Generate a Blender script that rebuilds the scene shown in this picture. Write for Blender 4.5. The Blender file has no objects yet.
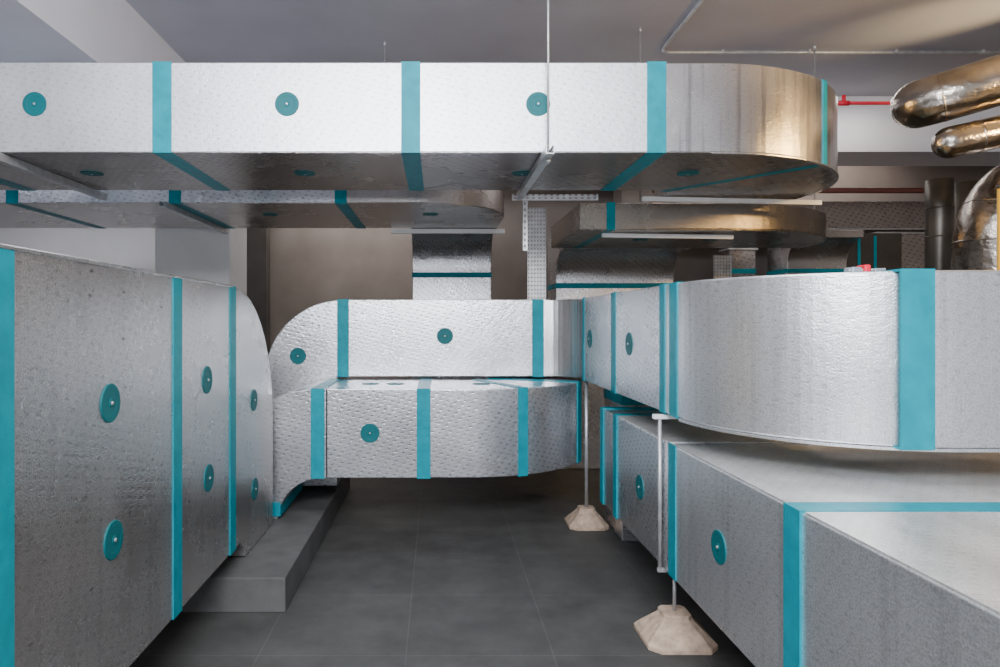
import bpy, math, random
from mathutils import Vector, Matrix
random.seed(4)
C = bpy.context.scene.collection
# ------------------------------------------------------------------ materials
def nt(name):
    m = bpy.data.materials.new(name); m.use_nodes = True
    n = m.node_tree.nodes; l = m.node_tree.links
    return m, n, l, n['Principled BSDF']
def foil(name, col, metal=.9, rough=.30, dots=.3, bump=.4, stain=.12, speck=.25, wrinkle=.45, warm=0, drips=.06, fs=170, flecks=.25, pat=(20, 36), thr=(.10, .30), rand=.15):
    m, n, l, b = nt(name)
    uv = n.new('ShaderNodeUVMap')
    big = n.new('ShaderNodeTexNoise'); big.inputs['Scale'].default_value = 2.2; big.inputs['Detail'].default_value = 8; big.inputs['Roughness'].default_value = .6
    l.new(uv.outputs[0], big.inputs['Vector'])
    fine = n.new('ShaderNodeTexNoise'); fine.inputs['Scale'].default_value = fs; fine.inputs['Detail'].default_value = 2; fine.inputs['Roughness'].default_value = .6
    l.new(uv.outputs[0], fine.inputs['Vector'])
    wr = n.new('ShaderNodeTexNoise'); wr.inputs['Scale'].default_value = 13; wr.inputs['Detail'].default_value = 5; wr.inputs['Distortion'].default_value = .5; wr.inputs['Roughness'].default_value = .6
    l.new(uv.outputs[0], wr.inputs['Vector'])
    mp = n.new('ShaderNodeMapping'); mp.inputs['Rotation'].default_value = (0, 0, .42); mp.inputs['Scale'].default_value = (*pat, 1)
    l.new(uv.outputs[0], mp.inputs[0])
    vo = n.new('ShaderNodeTexVoronoi'); vo.inputs['Scale'].default_value = 1; vo.inputs['Randomness'].default_value = rand
    l.new(mp.outputs[0], vo.inputs['Vector'])
    r = n.new('ShaderNodeValToRGB'); r.color_ramp.elements[0].position = thr[0]; r.color_ramp.elements[1].position = thr[1]
    l.new(vo.outputs['Distance'], r.inputs[0])
    # sparse printed flecks
    mp3 = n.new('ShaderNodeMapping'); mp3.inputs['Rotation'].default_value = (0, 0, .42); mp3.inputs['Scale'].default_value = (9, 22, 1)
    l.new(uv.outputs[0], mp3.inputs[0])
    v3 = n.new('ShaderNodeTexVoronoi'); v3.inputs['Scale'].default_value = 1; v3.inputs['Randomness'].default_value = .75
    l.new(mp3.outputs[0], v3.inputs['Vector'])
    r3 = n.new('ShaderNodeMapRange'); r3.inputs[1].default_value = .06; r3.inputs[2].default_value = .14; r3.inputs[3].default_value = 1 - flecks; r3.inputs[4].default_value = 1
    l.new(v3.outputs['Distance'], r3.inputs[0])
    cr = n.new('ShaderNodeValToRGB')
    d = [col[0] * (1 - stain), col[1] * (1 - stain * (1 + .15 * warm)), col[2] * (1 - stain * (1 + .4 * warm))]
    cr.color_ramp.elements[0].position = .3; cr.color_ramp.elements[0].color = (*d, 1)
    cr.color_ramp.elements[1].position = .7; cr.color_ramp.elements[1].color = (*col, 1)
    l.new(big.outputs['Fac'], cr.inputs[0])
    fd = n.new('ShaderNodeMapRange'); fd.inputs[1].default_value = .35; fd.inputs[2].default_value = .65; fd.inputs[3].default_value = dots * .5; fd.inputs[4].default_value = dots
    l.new(wr.outputs['Fac'], fd.inputs[0])
    mx = n.new('ShaderNodeMix'); mx.data_type = 'RGBA'; mx.blend_type = 'MULTIPLY'
    l.new(fd.outputs[0], mx.inputs[0]); l.new(cr.outputs[0], mx.inputs[6]); l.new(r.outputs[0], mx.inputs[7])
    fr = n.new('ShaderNodeMapRange'); fr.inputs[1].default_value = .35; fr.inputs[2].default_value = .65
    fr.inputs[3].default_value = 1 - speck; fr.inputs[4].default_value = 1 + speck * .4
    l.new(fine.outputs['Fac'], fr.inputs[0])
    mm = n.new('ShaderNodeMath'); mm.operation = 'MULTIPLY'
    l.new(fr.outputs[0], mm.inputs[0]); l.new(r3.outputs[0], mm.inputs[1])
    m2 = n.new('ShaderNodeVectorMath'); m2.operation = 'SCALE'
    l.new(mx.outputs[2], m2.inputs[0]); l.new(mm.outputs[0], m2.inputs['Scale'])
    out = m2.outputs[0]
    if drips:
        mp2 = n.new('ShaderNodeMapping'); mp2.inputs['Scale'].default_value = (26, 1.0, 1)
        l.new(uv.outputs[0], mp2.inputs[0])
        dn = n.new('ShaderNodeTexNoise'); dn.inputs['Scale'].default_value = 1; dn.inputs['Detail'].default_value = 3
        l.new(mp2.outputs[0], dn.inputs['Vector'])
        dr = n.new('ShaderNodeMapRange'); dr.inputs[1].default_value = .50; dr.inputs[2].default_value = .68; dr.inputs[3].default_value = 1; dr.inputs[4].default_value = 1 - drips
        l.new(dn.outputs['Fac'], dr.inputs[0])
        m3 = n.new('ShaderNodeVectorMath'); m3.operation = 'SCALE'
        l.new(out, m3.inputs[0]); l.new(dr.outputs[0], m3.inputs['Scale']); out = m3.outputs[0]
    l.new(out, b.inputs['Base Color'])
    b.inputs['Metallic'].default_value = metal
    rg = n.new('ShaderNodeMapRange'); rg.inputs[1].default_value = .3; rg.inputs[2].default_value = .7; rg.inputs[3].default_value = rough - .05; rg.inputs[4].default_value = rough + .06
    l.new(big.outputs['Fac'], rg.inputs[0]); l.new(rg.outputs[0], b.inputs['Roughness'])
    a1 = n.new('ShaderNodeMath'); a1.operation = 'MULTIPLY_ADD'; a1.inputs[1].default_value = min(.6, dots * 1.5)
    l.new(r.outputs[0], a1.inputs[0]); l.new(fine.outputs['Fac'], a1.inputs[2])
    a2 = n.new('ShaderNodeMath'); a2.operation = 'MULTIPLY_ADD'; a2.inputs[1].default_value = wrinkle * 2
    l.new(wr.outputs['Fac'], a2.inputs[0]); l.new(a1.outputs[0], a2.inputs[2])
    bp = n.new('ShaderNodeBump'); bp.inputs['Strength'].default_value = bump; bp.inputs['Distance'].default_value = .003
    l.new(a2.outputs[0], bp.inputs['Height']); l.new(bp.outputs[0], b.inputs['Normal'])
    return m
def plain(name, col, metal=0, rough=.5, noise=0, scale=4, bump=0, bscale=60, spec=.5):
    m, n, l, b = nt(name)
    b.inputs['Metallic'].default_value = metal; b.inputs['Roughness'].default_value = rough; b.inputs['Specular IOR Level'].default_value = spec
    tc = n.new('ShaderNodeTexCoord')
    t = n.new('ShaderNodeTexNoise'); t.inputs['Scale'].default_value = scale; t.inputs['Detail'].default_value = 6
    l.new(tc.outputs['Object'], t.inputs['Vector'])
    cr = n.new('ShaderNodeValToRGB')
    cr.color_ramp.elements[0].position = .32; cr.color_ramp.elements[0].color = (*[c * (1 - noise) for c in col], 1)
    cr.color_ramp.elements[1].position = .68; cr.color_ramp.elements[1].color = (*[min(1, c * (1 + noise * .4)) for c in col], 1)
    l.new(t.outputs['Fac'], cr.inputs[0]); l.new(cr.outputs[0], b.inputs['Base Color'])
    if bump:
        t2 = n.new('ShaderNodeTexNoise'); t2.inputs['Scale'].default_value = bscale; t2.inputs['Detail'].default_value = 4
        l.new(tc.outputs['Object'], t2.inputs['Vector'])
        bp = n.new('ShaderNodeBump'); bp.inputs['Strength'].default_value = bump; bp.inputs['Distance'].default_value = .006
        l.new(t2.outputs['Fac'], bp.inputs['Height']); l.new(bp.outputs[0], b.inputs['Normal'])
    return m
FOIL = foil('foil', (.84, .85, .89), dots=.5, metal=.88, rough=.27)
FOILB = foil('foil_bright', (.90, .91, .96), rough=.34, metal=.68, dots=.2, speck=.16, drips=.07)
FOILU = foil('foil_shade_tint', (.42, .39, .385), rough=.26, metal=.95, dots=.65, speck=.2, stain=.2, pat=(15, 26), rand=.1)  # darker foil copy with underside and rear shade put into the colour
FOILV = foil('foil_smooth_shade_tint', (.62, .59, .58), rough=.25, metal=.95, dots=.2, speck=.15, stain=.15)  # lighter variant, underside shade still put into the colour
FOILW = foil('foil_painted_warm_reflection', (.40, .355, .31), rough=.25, metal=.97, dots=.15, speck=.2, stain=.2, wrinkle=.6)  # golden reflections on the rear duct painted into the base colour
FOILD = foil('foil_worn', (.78, .755, .75), rough=.27, metal=.92, dots=.2, speck=.28, bump=.42, drips=.10, flecks=.55, stain=.15)
FOILS = foil('foil_smooth', (.82, .81, .82), rough=.21, metal=.97, dots=.08, bump=.35, speck=.18, drips=.35, wrinkle=.4)
FOILR = foil('foil_curved', (.93, .94, .97), rough=.30, metal=.85, dots=.15, bump=.38, speck=.24, drips=.13, stain=.12, wrinkle=.6)
FOILT = foil('foil_dusty', (.84, .84, .84), rough=.36, metal=.5, dots=.2, bump=.35, stain=.4, speck=.22, warm=.3, wrinkle=.8)
TEAL = plain('teal_tape', (.0, .275, .35), rough=.42, noise=.15, scale=14, bump=.3, bscale=35, spec=.2)
TEALD = plain('teal_plastic', (.001, .13, .15), rough=.5, noise=.1, spec=.3)
STEEL = plain('galvanised', (.60, .61, .63), metal=.6, rough=.4, noise=.2, scale=20)
WSTEEL = plain('white_channel', (.85, .86, .88), metal=.1, rough=.4, noise=.05)
CHROME = plain('silver_cladding', (.47, .42, .37), metal=1, rough=.22, noise=.5, scale=6, bump=1.0, bscale=18)
CHROMED = plain('dark_cladding', (.09, .08, .07), metal=.5, rough=.4, noise=.3)
BLUEG = plain('blue_grey_metal', (.30, .36, .42), metal=.3, rough=.4)
RED = plain('red_paint', (.70, .015, .045), rough=.4)
YEL = plain('yellow_paint', (.75, .42, .03), rough=.5)
CONC = plain('ceiling_paint', (.50, .50, .56), rough=.75, noise=.12, scale=1.3, bump=.1)
BEAM = plain('beam_paint', (.78, .78, .84), rough=.7, noise=.06, scale=2)
COL = plain('column_paint', (.85, .85, .87), rough=.8, noise=.05, scale=3)
WALL = plain('wall_plaster', (.30, .26, .24), rough=.9, noise=.2, scale=1.6)
WALLG = plain('wall_grey', (.50, .49, .49), rough=.85, noise=.1, scale=2)
WALLD = plain('wall_dark', (.08, .07, .065), rough=.9, noise=.2)
PLINTH = plain('plinth_concrete', (.105, .105, .103), rough=.8, noise=.3, scale=6, bump=.2)
FOOT = plain('foot_concrete', (.54, .40, .30), rough=.9, noise=.35, scale=25, bump=.4)
def floor_mat():
    m, n, l, b = nt('floor_tiles')
    tc = n.new('ShaderNodeTexCoord')
    mp = n.new('ShaderNodeMapping'); mp.inputs['Location'].default_value = (.13, .30, 0)
    l.new(tc.outputs['Object'], mp.inputs[0])
    br = n.new('ShaderNodeTexBrick'); br.offset = 0; br.inputs['Scale'].default_value = 1
    br.inputs['Brick Width'].default_value = .62; br.inputs['Row Height'].default_value = .62
    br.inputs['Mortar Size'].default_value = .003; br.inputs['Mortar Smooth'].default_value = .3
    br.inputs['Color1'].default_value = (.064, .063, .062, 1); br.inputs['Color2'].default_value = (.072, .071, .069, 1)
    br.inputs['Mortar'].default_value = (.095, .093, .09, 1)
    l.new(mp.outputs[0], br.inputs['Vector'])
    t = n.new('ShaderNodeTexNoise'); t.inputs['Scale'].default_value = 4; t.inputs['Detail'].default_value = 10; t.inputs['Roughness'].default_value = .65
    l.new(tc.outputs['Object'], t.inputs['Vector'])
    cr = n.new('ShaderNodeMapRange'); cr.inputs[1].default_value = .3; cr.inputs[2].default_value = .7; cr.inputs[3].default_value = .75; cr.inputs[4].default_value = 1.3
    l.new(t.outputs['Fac'], cr.inputs[0])
    v = n.new('ShaderNodeVectorMath'); v.operation = 'SCALE'
    l.new(br.outputs['Color'], v.inputs[0]); l.new(cr.outputs[0], v.inputs['Scale']); l.new(v.outputs[0], b.inputs['Base Color'])
    b.inputs['Roughness'].default_value = .6; b.inputs['Specular IOR Level'].default_value = .3
    return m
FLOOR = floor_mat()
# ------------------------------------------------------------------ helpers
def mk(name, verts, faces, mat, uvs=None, parent=None, smooth=False, bevel=0):
    me = bpy.data.meshes.new(name); me.from_pydata([tuple(v) for v in verts], [], faces); me.update()
    if uvs:
        ul = me.uv_layers.new(name='UVMap')
        for p in me.polygons:
            for k, li in enumerate(p.loop_indices): ul.data[li].uv = uvs[p.index][k]
    me.materials.append(mat)
    o = bpy.data.objects.new(name, me); C.objects.link(o)
    if smooth:
        for p in me.polygons: p.use_smooth = True
    if bevel:
        bm = o.modifiers.new('bevel', 'BEVEL'); bm.width = bevel; bm.segments = 2; bm.limit_method = 'ANGLE'; bm.angle_limit = math.radians(40)
    if parent:
        o.parent = parent; o.location = -parent.location
    return o
def top(name, loc, label, cat, group=None):
    e = bpy.data.objects.new(name, None); e.location = loc; e.empty_display_size = .1; C.objects.link(e)
    e['label'] = label; e['category'] = cat
    if group: e['group'] = group
    return e
def tag(o, label, cat, group=None):
    o['label'] = label; o['category'] = cat
    if group: o['group'] = group
    return o
def prism(name, poly, axis, lo, hi, mat, parent=None, bevel=.007, struct=False):
    """poly in XY (axis z), YZ (axis x) or XZ (axis y)"""
    def P(a, b, h):
        return {'z': (a, b, h), 'x': (h, a, b), 'y': (a, h, b)}[axis]
    area = sum(poly[i][0] * poly[(i + 1) % len(poly)][1] - poly[(i + 1) % len(poly)][0] * poly[i][1] for i in range(len(poly)))
    if area < 0: poly = poly[::-1]
    n = len(poly)
    vs = [P(a, b, lo) for a, b in poly] + [P(a, b, hi) for a, b in poly]
    fs = []; uv = []; s = 0
    for i in range(n):
        j = (i + 1) % n
        d = math.dist(poly[i], poly[j])
        fs.append([i, j, n + j, n + i]); uv.append([(s, lo), (s + d, lo), (s + d, hi), (s, hi)])
        s += d
    fs.append(list(range(n))[::-1]); uv.append([poly[i] for i in range(n)][::-1])
    fs.append(list(range(n, 2 * n))); uv.append([poly[i] for i in range(n)])
    if axis == 'y':
        fs = [f[::-1] for f in fs]; uv = [u[::-1] for u in uv]
    return mk(name, vs, fs, mat, uv, parent, bevel=bevel)
def box(name, a, b, mat, parent=None, bevel=.004):
    return prism(name, [(a[0], a[1]), (b[0], a[1]), (b[0], b[1]), (a[0], b[1])], 'z', a[2], b[2], mat, parent, bevel)
def arc(cx, cy, r, a0, a1, n=20):
    return [(cx + r * math.cos(math.radians(a0 + (a1 - a0) * i / n)), cy + r * math.sin(math.radians(a0 + (a1 - a0) * i / n))) for i in range(n + 1)]
def ring(parent, c, d, u, hu, v, hv, w=.09, t=.004, name='sealing_tape', mat=None):
    """tape band round a rectangular section: centre c, axis d, half sizes hu,hv"""
    c = Vector(c); d = Vector(d).normalized(); u = Vector(u).normalized(); v = Vector(v).normalized()
    vs = []
    for s in (-.5, .5):
        for e in (t, -t):
            for a, b in ((-1, -1), (1, -1), (1, 1), (-1, 1)):
                vs.append(c + d * (s * w) + u * (a * (hu + e)) + v * (b * (hv + e)))
    fs = []
    for i in range(4):
        j = (i + 1) % 4
        fs += [[i, j, 8 + j, 8 + i], [4 + j, 4 + i, 12 + i, 12 + j], [j, i, 4 + i, 4 + j], [8 + i, 8 + j, 12 + j, 12 + i]]
    return mk(name, vs, fs, mat or TEAL, None, parent)
X, Y, Z = (1, 0, 0), (0, 1, 0), (0, 0, 1)
def lathe(name, prof, mats, n=28):
    vs = []; fs = []; mi = []
    for r, z in prof:
        for i in range(n):
            a = 2 * math.pi * i / n; vs.append((r * math.cos(a), r * math.sin(a), z))
    for k in range(len(prof) - 1):
        for i in range(n):
            j = (i + 1) % n
            fs.append([k * n + i, k * n + j, (k + 1) * n + j, (k + 1) * n + i]); mi.append(0 if k < len(prof) - 3 else 1)
    fs.append([(len(prof) - 1) * n + i for i in range(n)]); mi.append(1)
    me = bpy.data.meshes.new(name); me.from_pydata(vs, [], fs)
    for m in mats: me.materials.append(m)
    for p, m in zip(me.polygons, mi): p.material_index = m
    me.update(); return me
DISC = lathe('fastener_disc', [(.06, 0), (.06, .003), (.058, .0045), (.040, .0045), (.038, .0038), (.014, .0038), (.012, .006), (.006, .006), (.006, .0075), (.004, .010)], [TEALD, STEEL])
def disc(parent, p, nrm):
    o = bpy.data.objects.new('fastener_disc', DISC); C.objects.link(o)
    o.rotation_mode = 'QUATERNION'; o.rotation_quaternion = Vector(nrm).to_track_quat('Z', 'Y')
    o.parent = parent; o.location = Vector(p) - parent.location
def tube(name, pts, r, mat, parent=None, n=16, cap=True, dome=False):
    pts = [Vector(p) for p in pts]; q = [pts[0]]
    for p in pts[1:]:
        if (p - q[-1]).length > 1e-4: q.append(p)
    pts = q; vs = []; fs = []
    rs = [r] * len(pts)
    if dome:
        d = (pts[-1] - pts[-2]).normalized(); e = pts[-1]
        for k in range(1, 7):
            a = math.pi / 2 * k / 6.3; pts.append(e + d * (r * math.sin(a))); rs.append(r * math.cos(a))
    t = (pts[1] - pts[0]).normalized(); ref = Vector((0, 0, 1)) if abs(t.z) < .9 else Vector((1, 0, 0))
    u = t.cross(ref).normalized()
    for i, p in enumerate(pts):
        if i == 0: tt = pts[1] - pts[0]
        elif i == len(pts) - 1: tt = pts[-1] - pts[-2]
        else: tt = (pts[i + 1] - p).normalized() + (p - pts[i - 1]).normalized()
        tt.normalize(); u = (u - tt * u.dot(tt)).normalized(); w = tt.cross(u)
        for k in range(n):
            a = 2 * math.pi * k / n; vs.append(p + u * (rs[i] * math.cos(a)) + w * (rs[i] * math.sin(a)))
    for i in range(len(pts) - 1):
        for k in range(n):
            j = (k + 1) % n; fs.append([i * n + k, i * n + j, (i + 1) * n + j, (i + 1) * n + k])
    fs.append(list(range(n))[::-1]); fs.append([(len(pts) - 1) * n + k for k in range(n)])
    o = mk(name, vs, fs, mat, None, parent)
    for p in o.data.polygons: p.use_smooth = len(p.vertices) == 4
    return o
def bend(p0, p1, p2, r, n=8):
    p0, p1, p2 = map(Vector, (p0, p1, p2))
    a = p1 + (p0 - p1).normalized() * r; b = p1 + (p2 - p1).normalized() * r
    return [tuple((1 - s) ** 2 * a + 2 * s * (1 - s) * p1 + s * s * b) for s in [i / n for i in range(n + 1)]]
def clad(parent, pts, r, mat, every=3, n=32, dome=False):
    """metal-clad pipe with overlapping cladding seams (bands)"""
    tube('pipe_cladding', pts, r, mat, parent, n=n, dome=dome)
    P = [Vector(p) for p in pts]
    for i in range(1, len(P) - 1, every):
        d = (P[i + 1] - P[i - 1]).normalized()
        tube('cladding_band', [P[i] - d * .005, P[i] + d * .005], r + .002, mat, parent, n=n)
def channel(name, a, b, w, mat, parent=None, up=Z):
    a, b = Vector(a), Vector(b); d = (b - a).normalized(); up = Vector(up); s = d.cross(up).normalized(); h = w; t = .004
    prof = [(-w/2, 0), (w/2, 0), (w/2, h), (w/2 - w*.25, h), (w/2 - w*.25, h - t), (w/2 - t, h - t), (w/2 - t, t), (-w/2 + t, t), (-w/2 + t, h - t), (-w/2 + w*.25, h - t), (-w/2 + w*.25, h), (-w/2, h)]
    n = len(prof); vs = [a + s * x + up * (y - h) for x, y in prof] + [b + s * x + up * (y - h) for x, y in prof]
    fs = [[i, (i + 1) % n, n + (i + 1) % n, n + i] for i in range(n)] + [list(range(n))[::-1], list(range(n, 2 * n))]
    return mk(name, vs, fs, mat, None, parent)
def perforated(name, x0, x1, z0, z1, y, cols, rowh, mat, parent=None):
    vs = []; fs = []
    def b(xa, xb, za, zb, ya, yb):
        k = len(vs)
        for xx in (xa, xb):
            for yy in (ya, yb):
                for zz in (za, zb): vs.append((xx, yy, zz))
        fs.extend([[k, k+1, k+3, k+2], [k+4, k+6, k+7, k+5], [k, k+4, k+5, k+1], [k+2, k+3, k+7, k+6], [k, k+2, k+6, k+4], [k+1, k+5, k+7, k+3]])
    w = (x1 - x0); cw = w / cols; t = .002
    for i in range(cols + 1):
        xc = x0 + i * cw; b(max(x0, xc - cw * .3), min(x1, xc + cw * .3), z0, z1, y, y + t)
    z = z0
    while z < z1:
        b(x0, x1, z, min(z1, z + rowh * .55), y + .0004, y + t - .0004); z += rowh
    b(x0, x0 + t, z0, z1, y - .02, y); b(x1 - t, x1, z0, z1, y - .02, y)
    return mk(name, vs, fs, mat, None, parent)
# ------------------------------------------------------------------ setting
def st(o): o['kind'] = 'structure'; return o
st(box('floor', (-6, -3, -.1), (7, 10, 0), FLOOR, bevel=0))
st(box('ceiling', (-6, -3, 3.6), (7, 10, 3.8), CONC, bevel=0))
st(box('wall_back', (-6, 9, 0), (7, 9.15, 3.6), WALL, bevel=0))
st(box('wall_left', (-6.15, -3, 0), (-6, 10, 3.6), WALLG, bevel=0))
st(box('wall_right', (7, -3, 0), (7.15, 10, 3.6), WALLG, bevel=0))
st(box('trim_1', (-3.9, -3, 3.03), (-2.13, 9, 3.6), BEAM, bevel=0))
st(box('trim_2', (-2.13, 6.5, 3.06), (7, 7.1, 3.6), BEAM, bevel=0))
st(box('trim_3', (2.3, 8.3, 2.75), (7, 8.7, 3.6), WALL, bevel=0))
st(box('wall_partition', (-6, 7.2, 0), (-2.95, 7.35, 3.03), WALLG, bevel=0))
st(box('wall_recess', (-2.7, 8.0, 0), (-2.05, 8.2, 3.6), WALLD, bevel=0))
tag(box('concrete_column', (-2.56, 6.05, 0), (-1.88, 6.6, 3.03), COL, bevel=.01), 'light grey painted square concrete column behind the ducts', 'column')
tag(box('concrete_plinth', (-2.0, 3.21, 0), (-.73, 5.6, .17), PLINTH, bevel=.006), 'dark grey concrete plinth kerb on the tiled floor', 'plinth')
# ------------------------------------------------------------------ left duct (X=-1 face)
D = top('air_duct', (-1.3, 2.5, .17), 'large foil-clad air duct turning down onto the concrete plinth', 'duct')
zt, zb = 1.572, .277; R = .77
box('duct_section', (-1.6, .75, zb), (-1.0, 1.545, zt), FOILD, D)
box('duct_section', (-1.6, 1.55, zb), (-1.0, 2.563, zt), FOILD, D)
box('duct_section', (-1.6, 2.568, zb), (-1.0, 3.26, zt), FOILD, D)
poly = [(3.265, zb), (3.265, zt)] + arc(3.30, zt - R, R, 90, 0) + [(4.07, .172), (3.62, .172)] + arc(3.38, .175, .1, 0, 90, 6)
prism('duct_elbow', poly, 'x', -1.6, -1.0, FOILD, D)
for yy, w in ((1.53, .085), (2.566, .085), (3.262, .09)):
    ring(D, (-1.3, yy, (zt + zb) / 2), Y, X, .3, Z, (zt - zb) / 2, w)
for yy, zz in ((2.04, 1.152), (2.06, .727), (2.9, 1.148), (2.92, .717), (3.64, .974), (3.66, .484)):
    disc(D, (-1.0, yy, zz), X)
box('edge_seam', (-1.61, .75, zt - .004), (-.994, 3.25, zt + .008), FOILD, D, .003)
# ------------------------------------------------------------------ upper run (back + right)
U = top('air_duct', (1.2, 4.8, 1.0), 'foil-clad rectangular duct with teal taped joints and wide elbow', 'duct')
zt, zb = 1.563, 1.003; hz = (zt - zb) / 2; zc = (zt + zb) / 2
yb, yr = 4.87, 5.4
Re = .566
cz = zt - Re
poly = [(-.69, zt)] + arc(-.69, cz, Re, 90, 180) + [(-1.256, .2), (-.73, .2), (-.73, cz)] + [(-.71, zb)] + [(-.69, zb)]
prism('duct_elbow', poly, 'y', yb, yr, FOIL, U)
box('duct_section', (-.685, yb, zb), (.735, yr, zt), FOIL, U)
rc = .22
poly = [(.74, yr), (.74, yb)] + [(1 - rc, yb)] + arc(1 - rc, yb - rc, rc, 90, 0, 10) + [(1.0, 4.55), (1.6, 4.55)] + arc(1.25, yr - .35, .35, 0, 90, 10)
prism('duct_elbow', poly, 'z', zb, zt, FOILS, U)
box('duct_section', (1.0, 3.78, zb), (1.6, 4.545, zt), FOIL, U)
box('duct_section', (1.0, 2.93, zb), (1.6, 3.775, zt), FOIL, U)
box('duct_section', (1.0, 2.82, zb), (1.6, 2.925, zt), FOILR, U)
poly = arc(1.65, 2.74, .65, 180, 257, 22) + [(1.505, 2.69), (1.6, 2.69), (1.6, 2.815), (1.0, 2.815)]
prism('duct_elbow', poly, 'z', zb, zt, FOILR, U)
poly = arc(1.65, 2.74, .65, 257.3, 270, 4) + [(4.0, 2.09), (4.0, 2.69), (1.51, 2.69)]
prism('duct_section', poly, 'z', zb, zt, FOILR, U)
ring(U, (-.686, (yb + yr) / 2, zc), X, Y, (yr - yb) / 2, Z, hz, .085)
ring(U, (.737, (yb + yr) / 2, zc), X, Y, (yr - yb) / 2, Z, hz, .085)
for yy, w in ((4.55, .05), (3.777, .09), (2.955, .07), (2.818, .09)):
    ring(U, (1.3, yy, zc), Y, X, .3, Z, hz, w)
ring(U, (1.505, 2.42, zc), X, Y, .33, Z, hz, .107)
pl = arc(1.65, 2.74, .657, 180, 270, 26) + [(4.0, 2.083), (4.0, 2.11)] + arc(1.65, 2.74, .63, 270, 180, 26)
prism('edge_seam', pl, 'z', zb - .010, zb - .001, FOILR, U, bevel=0)
disc(U, (.058, yb, 1.298), (0, -1, 0))
disc(U, (-1.015, yb, 1.152), (0, -1, 0))
disc(U, (1.0, 4.36, 1.29), (-1, 0, 0)); disc(U, (1.0, 3.47, 1.286), (-1, 0, 0))
# ------------------------------------------------------------------ lower back duct
L = top('air_duct', (0, 4.5, .17), 'low foil-clad air duct with rounded elbow, turning down to plinth', 'duct')
zt, zb = .982, .43; yf, yk = 4.15, 4.90; zc = (zt + zb) / 2; hz = (zt - zb) / 2; yk2 = 4.84
poly = [(-.69, zt)] + [(-.715, zt)] + arc(-.715, .142, .84, 90, 177) + [(-1.553, .173), (-.995, .173)] + arc(-.715, .15, .28, 175, 90, 12) + [(-.69, zb)]
prism('duct_elbow', poly, 'y', yf, yk2, FOIL, L)
box('duct_section', (-.685, yf, zb), (-.085, yk, zt), FOIL, L)
poly = [(-.08, yk), (-.08, yf)] + arc(.2, 5.03, .88, 270, 360, 26) + [(1.08, 5.7), (.41, 5.7)] + arc(.2, 5.03, .21, 360, 270, 8)
prism('duct_elbow', poly, 'z', zb, zt, FOIL, L)
ring(L, (-.742, (yf + yk2) / 2, zc), X, Y, (yk2 - yf) / 2, Z, hz, .085)
ring(L, (-.083, (yf + yk) / 2, zc), X, Y, (yk - yf) / 2, Z, hz, .085)
for ang, w in ((293, .07), (334, .10)):
    a = math.radians(ang); rr = (.88 + .21) / 2
    dr = (math.cos(a), math.sin(a), 0)
    ring(L, (.2 + rr * dr[0], 5.03 + rr * dr[1], zc), (-dr[1], dr[0], 0), dr, (.88 - .21) / 2, Z, hz, w)
ring(L, (-1.262, (yf + yk2) / 2, .235), Z, Y, (yk2 - yf) / 2, X, .285, .085)
disc(L, (-.417, yf, .709), (0, -1, 0))
for px in (-.45, -.28, .3): disc(L, (px, 4.5, zt), Z)
# ------------------------------------------------------------------ lower right duct
G = top('air_duct', (1.6, 2.4, .315), 'low wide foil-clad air duct with dusty top and teal joints', 'duct')
zt, zb = .876, .315; zc = (zt + zb) / 2; hz = (zt - zb) / 2
box('duct_section', (1.0, .4, zb), (2.45, 1.868, zt), FOILR, G)
box('duct_section', (1.0, 1.872, zb), (2.45, 2.828, zt), FOILR, G)
box('duct_section', (1.0, 2.832, zb), (2.45, 3.73, zt), FOIL, G)
box('duct_section', (1.0, 3.735, zb), (2.45, 4.1, zt), FOIL, G)
box('duct_top_panel', (1.004, .4, zt + .0005), (2.446, 1.82, zt + .006), FOILT, G, 0)
box('duct_top_panel', (1.004, 1.92, zt + .0005), (2.446, 2.79, zt + .006), FOILT, G, 0)
box('duct_top_panel', (1.004, 2.88, zt + .0005), (2.446, 3.69, zt + .006), FOILT, G, 0)
for yy, w in ((1.87, .085), (3.732, .07), (4.03, .07)):
    ring(G, (1.725, yy, zc), Y, X, .725, Z, hz, w, t=.007)
box('sealing_tape', (.996, 2.79, zb), (1.0, 2.875, zt + .006), TEAL, G, 0)
disc(G, (1.0, 3.286, .587), (-1, 0, 0)); disc(G, (1.0, 2.365, .602), (-1, 0, 0))
V = top('duct_riser', (1.35, 4.5, 0), 'vertical foil duct stub with teal collar below the upper duct', 'duct')
box('duct_section', (1.18, 4.25, 0.002), (1.58, 4.7, .998), FOIL, V)
ring(V, (1.38, 4.475, .92), Z, X, .2, Y, .225, .1)
# ------------------------------------------------------------------ top duct
T = top('air_duct', (0, 3.8, 2.24), 'long overhead foil-clad air duct with teal joints and rounded elbow end', 'duct')
zt, zb = 2.684, 2.241; zc = (zt + zb) / 2; hz = (zt - zb) / 2; yf, yk = 3.3, 4.25; yc = (yf + yk) / 2; hy = (yk - yf) / 2
js = [-3.8, -2.6, -1.36, -.13, 1.086]
for a, b in zip(js[:-1], js[1:]):
    box('duct_section', (a + .002, yf, zb), (b - .002, yk, zt), FOILB, T)
    box('duct_bottom_painted_light', (a + .002, yf + .006, zb - .0022), (b - .002, yk - .006, zb - .0002), FOILU, T, 0)  # thin sheet that paints the underside shade onto the duct
cx, cy = 1.36, 4.4
poly = [(1.09, yk), (1.09, yf), (cx, yf)] + arc(cx, cy, 1.1, 270, 360, 30)[1:] + [(cx + 1.1, 4.65), (cx + .15, 4.65), (cx + .15, 4.4)] + arc(cx, cy, .15, 360, 270, 6)[1:]
prism('duct_elbow', poly, 'z', zb, zt, FOILS, T)
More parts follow.
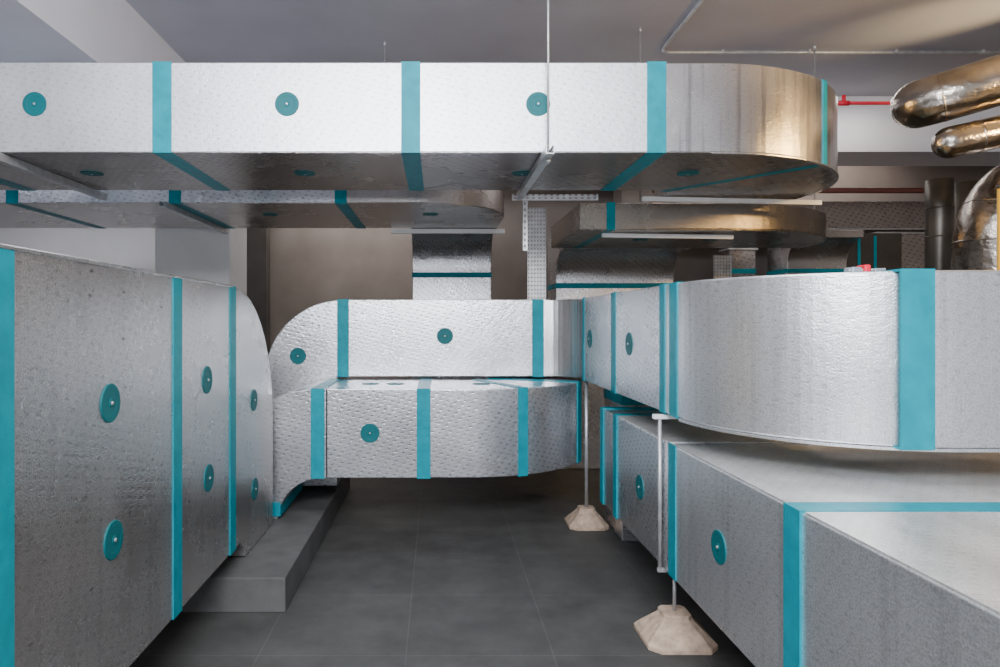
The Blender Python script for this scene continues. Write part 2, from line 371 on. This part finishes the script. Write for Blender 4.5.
poly = [(1.09, yk - .006), (1.09, yf + .006), (cx, yf + .006)] + arc(cx, cy, 1.094, 270, 360, 30)[1:] + [(cx + 1.094, 4.64), (cx + .156, 4.64), (cx + .156, 4.4)] + arc(cx, cy, .156, 360, 270, 6)[1:]
prism('duct_bottom_painted_light', poly, 'z', zb - .0022, zb - .0002, FOILU, T, 0)  # same painted underside shade, following the elbow outline
for x in js[1:]: ring(T, (x, yc, zc), X, Y, hy, Z, hz, .095)
a = math.radians(310); dr = (math.cos(a), math.sin(a), 0); rr = .625
ring(T, (cx + rr * dr[0], cy + rr * dr[1], zc), (-dr[1], dr[0], 0), dr, .475, Z, hz, .05)
for px in (-1.99, -.742, .5): disc(T, (px, yf, 2.478), (0, -1, 0))
for x in (-1.945, -.745, .48, 1.415): disc(T, (x, 3.76, zb - .0022), (0, 0, -1))
pl = arc(cx, cy, 1.106, 270, 360, 30) + arc(cx, cy, 1.08, 360, 270, 30)
prism('edge_seam', pl, 'z', zb - .008, zb - .001, FOILS, T, bevel=0)
# ------------------------------------------------------------------ second overhead duct (behind)
S = top('air_duct', (-.5, 5.3, 0), 'overhead foil-clad air duct with curved end dropping to the floor', 'duct')
yf, yk = 4.71, 5.97; yc = (yf + yk) / 2; hy = (yk - yf) / 2
js = [-4.2, -3.0, -1.85, -.68]
for a, b in zip(js[:-1], js[1:]):
    box('duct_section', (a + .002, yf, zb), (b - .002, yk, zt), FOIL, S)
    box('duct_bottom_painted_light', (a + .002, yf + .006, zb - .0022), (b - .002, yk - .006, zb - .0002), FOILV, S, 0)  # thin sheet with the underside shade in its colour
poly = [(-.676, yk), (-.676, yf), (-.15, yf)] + arc(-.15, 5.4, .69, 270, 360, 24)[1:] + [(.54, 6.05), (-.24, 6.05), (-.24, yk)]
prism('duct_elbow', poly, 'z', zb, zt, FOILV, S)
def drop(parent, x0, x1, y0, y1, zbt, ztp, r, yd, z_end=0.002, mat=FOIL):
    poly = [(y0, ztp), (y0, zbt), (y1, zbt)] + arc(y1, zbt - r, r, 90, 0, 16)[1:] + [(y1 + r, z_end), (y1 + r + yd, z_end), (y1 + r + yd, ztp)]
    return prism('duct_drop', poly, 'x', x0, x1, mat, parent)
drop(S, -.24, .53, 6.06, 6.2, zb, zt, .32, .4)
for x in js[1:]: ring(S, (x, yc, zc), X, Y, hy, Z, hz, .085)
ring(S, (.145, 6.72, 1.86), Z, X, .385, Y, .2, .05)
disc(S, (-.05, 5.2, zb), (0, 0, -1)); disc(S, (-1.3, 5.2, zb - .0022), (0, 0, -1))
# ------------------------------------------------------------------ right rear duct
E = top('air_duct', (1.7, 5.5, 0), 'wide overhead foil-clad duct with rounded end dropping to the floor', 'duct')
ze = 2.05
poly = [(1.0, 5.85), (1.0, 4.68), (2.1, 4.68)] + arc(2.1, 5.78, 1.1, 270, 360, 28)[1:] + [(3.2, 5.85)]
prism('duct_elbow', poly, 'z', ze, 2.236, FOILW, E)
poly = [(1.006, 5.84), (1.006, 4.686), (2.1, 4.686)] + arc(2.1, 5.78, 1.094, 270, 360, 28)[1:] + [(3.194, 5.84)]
prism('duct_bottom_painted_light', poly, 'z', ze - .003, ze - .0005, FOILW, E, 0)  # thin sheet carrying the painted warm reflection
drop(E, 1.13, 2.25, 5.855, 6.08, ze, 2.236, .26, .45, mat=FOIL)
ring(E, (1.69, 6.565, 1.745), Z, X, .56, Y, .225, .05)
ring(E, (1.22, 5.27, (ze + 2.236) / 2), X, Y, .59, Z, (2.236 - ze) / 2, .06)
for x in (1.6, 2.15): disc(E, (x, 5.25, ze - .003), (0, 0, -1))
F = top('air_duct', (3.6, 6.5, 0), 'silver foil duct elbow bending down near the rear wall', 'duct')
drop(F, 3.42, 4.0, 6.25, 6.27, 2.19, 2.26, .24, .4, mat=FOILV)
ring(F, (3.71, 6.71, 1.90), Z, X, .29, Y, .2, .04)
for i, (x0, x1, yy, h, zt_) in enumerate(((3.05, 3.32, 6.95, 2.15, 1.93), (4.75, 5.3, 7.2, 2.35, 1.95))):
    F = top('duct_riser', (x0, yy, 0), 'shade-tinted vertical foil duct with a teal band near rear wall', 'duct', 'rear duct risers')
    box('duct_section', (x0, yy, .002), (x1, yy + .2, h), FOILU, F)  # shade at the rear put into the foil colour
    box('duct_flange', (x0 - .02, yy - .02, h), (x1 + .02, yy + .22, h + .02), STEEL, F)
    ring(F, ((x0 + x1) / 2, yy + .1, zt_), Z, X, (x1 - x0) / 2, Y, .1, .05)
H = top('duct_riser', (4.6, 7, 0), 'brown-grey duct riser with two narrow teal strips', 'duct')
box('duct_section', (4.05, 6.6, 0.002), (4.6, 6.8, 2.28), CHROMED, H)
for x in (4.16, 4.32): box('sealing_tape', (x, 6.59, 1.8), (x + .025, 6.599, 2.25), TEAL, H, 0)
K = top('air_duct', (3, 7.6, 2.6), 'shade-tinted wide foil duct crossing near the rear wall', 'duct')
box('duct_section', (2.4, 7.46, 2.45), (6.99, 8.2, 2.75), FOILU, K)  # dim rear corner painted in as darker foil
box('edge_seam', (2.4, 7.43, 2.43), (6.99, 7.46, 2.445), STEEL, K, 0)
rq = top('water_pipe', (3, 7, 2.3), 'brownish red pipe running along the rear wall', 'pipe')
tube('pipe', [(2.3, 7.1, 2.80), (6.99, 7.1, 2.80)], .03, plain('brown_red', (.16, .05, .04), rough=.5), rq)
# ------------------------------------------------------------------ struts and hangers
def hanger(x, y, z0, z1, label='thin threaded steel hanger rod fixed to the ceiling', g='ceiling hanger rods'):
    h = top('hanger_rod', (x, y, z0), label, 'rod', g)
    tube('rod', [(x, y, z0), (x, y, z1)], .0055, STEEL, h, n=8)
    tube('anchor_nut', [(x, y, z1 - .03), (x, y, z1)], .012, STEEL, h, n=6)
    tube('anchor_nut', [(x, y, z0 + .005), (x, y, z0 + .02)], .011, STEEL, h, n=6)
hanger(.54, 3.24, 2.17, 3.6, 'long threaded steel rod carrying the overhead duct support')
hanger(-2.2, 3.2, 2.17, 3.6)
hanger(-.41, 5.24, 2.69, 3.6); hanger(1.52, 4.99, 2.24, 3.6); hanger(3.0, 5.3, 2.24, 3.6)
def strut(a, b, w, label, mat=STEEL, g='duct support channels', up=Z):
    o = channel('support_channel', a, b, w, mat, up=up); tag(o, label, 'metal channel', g); return o
strut((.535, 3.15, 2.235), (.535, 4.32, 2.235), .04, 'galvanised strut channel under the overhead duct')
strut((-2.17, 3.15, 2.235), (-2.17, 4.35, 2.235), .04, 'galvanised strut channel under the overhead duct')
strut((1.37, 4.45, 2.236), (2.56, 4.45, 2.21), .03, 'white steel channel under the rounded duct end', WSTEEL)
strut((-.41, 6.0, 2.235), (.61, 6.0, 2.235), .04, 'white steel channel under the rear duct', WSTEEL)
strut((1.20, 4.85, 2.044), (2.15, 4.85, 2.03), .028, 'white steel channel under the rear duct', WSTEEL)
strut((-1.9, 4.6, 2.235), (-1.9, 6.02, 2.235), .04, 'galvanised strut channel under the rear duct')
def tray(x0, x1, z0, z1, y, cols, rh, label):
    tag(perforated('perforated_tray', x0, x1, z0, z1, y, cols, rh, STEEL), label, 'cable tray', 'perforated trays')
tray(.71, .855, 1.566, 2.3, 5.25, 6, .032, 'vertical perforated galvanised cable tray')
tray(2.65, 2.82, 0, 2.04, 6.4, 6, .032, 'vertical perforated galvanised cable tray by the dark wall')
tray(.565, .595, 1.87, 2.235, 4.4, 1, .04, 'narrow perforated steel hanging strip')
o = perforated('perforated_tray', -.28, .28, -.02, .02, 0, 14, .02, STEEL); o.location = (.77, 4.36, 2.215); tag(o, 'short horizontal perforated steel bar', 'metal bar', 'perforated trays')
def foot(x, y, s, name_label):
    f = top('support_stand', (x, y, 0), name_label, 'support stand', 'duct support stands')
    vs = []; fs = []
    lv = [(s/2, 0, .02), (s/2, .022, .02), (s * .24, .095, .03), (s * .2, .11, .01), (s * .2, .125, .01)]
    for h, z, c in lv:
        c = h * .3
        for a, b in ((-h + c, -h), (h - c, -h), (h, -h + c), (h, h - c), (h - c, h), (-h + c, h), (-h, h - c), (-h, -h + c)):
            vs.append((x + a, y + b, z))
    for k in range(len(lv) - 1):
        for i in range(8):
            j = (i + 1) % 8; fs.append([k*8+i, k*8+j, (k+1)*8+j, (k+1)*8+i])
    fs.append([(len(lv)-1)*8+i for i in range(8)]); fs.append(list(range(8))[::-1])
    mk('stand_foot', vs, fs, FOOT, None, f, bevel=.004)
    return f
f = foot(1.05, 2.95, .30, 'beige concrete pyramid foot with steel rod and thin post')
tube('rod', [(1.05, 2.95, .12), (1.05, 2.95, .29)], .008, STEEL, f, n=8)
tube('post', [(.985, 2.95, .30), (.985, 2.95, .985)], .0085, STEEL, f, n=12)
channel('channel_arm', (.975, 2.95, .312), (2.5, 2.95, .312), .016, STEEL, f)
channel('channel_arm', (.955, 2.95, .992), (1.65, 2.95, .992), .020, WSTEEL, f)
f = foot(1.03, 4.6, .27, 'beige concrete pyramid foot with thin steel rod')
tube('rod', [(1.03, 4.6, .12), (1.03, 4.6, .99)], .012, STEEL, f, n=10)
# ------------------------------------------------------------------ pipes
c = top('conduit', (1.8, 4.5, 3.55), 'thin grey electrical conduit running along the ceiling', 'conduit')
tube('conduit_pipe', [(1.80, 4.0, 3.583)] + bend((1.80, 4.0, 3.583), (1.8, 5.4, 3.583), (5.5, 5.4, 3.583), .12, 14) + [(5.5, 5.4, 3.583)], .014, STEEL, c)
for x in (2.3, 3.0, 3.7, 4.4): box('conduit_clip', (x, 5.38, 3.57), (x + .02, 5.42, 3.5995), STEEL, c, 0)
rp = top('sprinkler_pipe', (3, 5, 3.08), 'thin red painted fire sprinkler pipe with a tee fitting', 'pipe')
tube('pipe', [(1.6, 5.15, 3.09), (6.99, 5.15, 3.09)], .013, RED, rp)
tube('tee_fitting', [(3.10, 5.15, 3.09), (3.18, 5.15, 3.09)], .019, RED, rp)
tube('tee_fitting', [(3.14, 5.15, 3.09), (3.14, 5.15, 3.15)], .015, RED, rp)
P1 = top('insulated_pipe', (3, 3.4, 2.6), 'brown-silver metal-clad insulated pipe bend under the ceiling', 'pipe', 'metal-clad pipes')
a, b, c3 = (4.2, 3.3, 3.02), (2.65, 3.8, 2.61), (3.35, 4.35, 2.9)
clad(P1, [a, (3.8125, 3.425, 2.917), (3.3, 3.59, 2.782)] + bend(a, b, c3, .34, 12) + [(3.1, 4.154, 2.797), c3], .135, CHROME, every=5)
P2 = top('insulated_pipe', (3.2, 3.7, 2.4), 'second metal-clad pipe running closely below the first', 'pipe', 'metal-clad pipes')
clad(P2, [(4.9, 3.42, 2.88), (4.2, 3.52, 2.70), (3.4, 3.64, 2.515), (3.0, 3.71, 2.43), (2.87, 3.73, 2.405)], .088, CHROME, every=2, dome=True)
P3 = top('insulated_pipe', (3.35, 4, 0), 'large metal-clad vertical pipe bending sideways, seamed jacket', 'pipe', 'metal-clad pipes')
clad(P3, [(3.38, 4.0, 0), (3.38, 4.0, 1.55), (3.38, 4.0, 1.68)] + bend((3.38, 4.0, 0), (3.38, 4.0, 2.20), (4.6, 4.0, 2.3), .40, 12) + [(4.6, 4.0, 2.3)], .24, CHROME, every=3)
YP = top('marker_post', (3.2, 3.3, 0), 'slim yellow painted post beside the clad pipes', 'post')
tube('post', [(3.045, 3.6, 0), (3.045, 3.6, 2.12)], .018, YEL, YP, n=16)
tube('post_cap', [(3.045, 3.6, 2.12), (3.045, 3.6, 2.14)], .022, CHROMED, YP, n=16)
P4 = top('insulated_pipe', (3.5, 4.7, 0), 'dark clad vertical pipe beside the larger one', 'pipe', 'metal-clad pipes')
clad(P4, [(3.54, 4.7, 0), (3.54, 4.7, 1.75), (3.54, 4.7, 2.0), (3.54, 4.7, 2.2), (3.54, 4.7, 2.4)], .085, CHROMED, every=1)
P5 = top('insulated_pipe', (4.0, 5.3, 0), 'dark clad vertical pipe behind the others', 'pipe', 'metal-clad pipes')
clad(P5, [(4.2, 5.3, 0), (4.2, 5.3, 1.8), (4.2, 5.3, 2.1), (4.2, 5.3, 2.5)], .12, CHROMED, every=1)
for i, (x, w_, h_) in enumerate(((1.395, .035, .022), (1.437, .022, .03), (1.47, .04, .018))):
    q = top('joint_clamp', (x, 2.2, 1.57), 'small blue-grey clamp lying on top of the duct', 'clamp', 'joint clamps')
    box('clamp_body', (x, 2.24, 1.5635), (x + w_, 2.29, 1.5635 + h_), BLUEG if i != 1 else RED, q, .005)
    tube('clamp_bolt', [(x - .004, 2.255, 1.575), (x + w_ + .004, 2.255, 1.578)], .005, STEEL, q, n=8)
# ------------------------------------------------------------------ light
def area(loc, rot, size, e, col):
    l = bpy.data.lights.new('area', 'AREA'); l.shape = 'RECTANGLE'; l.size, l.size_y = size; l.energy = e; l.color = col
    o = bpy.data.objects.new('unseen_light', l); o.location = loc; o.rotation_euler = [math.radians(a) for a in rot]; C.objects.link(o)  # unseen lamps added to brighten the room, no fixtures modelled
area((-.3, -1.5, 3.2), (55, 0, 0), (2.4, .8), 310, (.93, .96, 1))
area((0, -.8, 1.9), (165, 0, 0), (1.5, 1.0), 90, (.93, .95, 1))  # uplight added behind the camera to lift the ceiling, like bounced flash
area((-.1, 1.5, 3.55), (0, 0, 0), (2.5, .5), 60, (.95, .97, 1))  # added fill for the duct sides
area((-3.6, 5.5, 2.98), (0, 0, 0), (1.2, .3), 50, (.95, .96, 1))
area((-1.0, 7.8, 3.5), (0, 0, 0), (2.0, .3), 38, (1, .93, .85))
area((3.0, 6.1, 3.5), (0, 0, 0), (2.5, .3), 18, (1, .93, .86))
area((4.5, 7.9, 3.5), (0, 0, 0), (2.0, .3), 16, (1, .90, .8))
def warm(loc, e, rad=.1, col=(1, .60, .18)):
    l = bpy.data.lights.new('warm', 'POINT'); l.energy = e; l.color = col; l.shadow_soft_size = rad
    o = bpy.data.objects.new('unseen_warm_light', l); o.location = loc; C.objects.link(o)
warm((3.5, 2.7, 2.5), 110, .12, (1, .60, .18))  # unseen warm light set offscreen to turn the rounded elbow golden
l = bpy.data.lights.new('added_warm_spot', 'SPOT'); l.energy = 300; l.color = (1, .72, .36); l.spot_size = math.radians(28); l.spot_blend = 1; l.shadow_soft_size = .05  # unseen spot added offscreen to cast the warm glow on the ceiling
o = bpy.data.objects.new('unseen_warm_light', l); o.location = (4.9, 3.7, 2.7); C.objects.link(o)
o.rotation_euler = (Vector((3.75, 4.75, 3.6)) - o.location).to_track_quat('-Z', 'Y').to_euler()
w = bpy.data.worlds.new('w'); bpy.context.scene.world = w; w.use_nodes = True
w.node_tree.nodes['Background'].inputs[0].default_value = (.88, .92, 1, 1); w.node_tree.nodes['Background'].inputs[1].default_value = .74
# ------------------------------------------------------------------ camera
cd = bpy.data.cameras.new('cam'); cd.sensor_width = 36; cd.lens = 36 * .667; cd.shift_x = .063; cd.shift_y = -.0115; cd.clip_start = .05
co = bpy.data.objects.new('camera', cd); co.location = (0, 0, 1.4); co.rotation_euler = (math.pi / 2, 0, 0); C.objects.link(co)
bpy.context.scene.camera = co
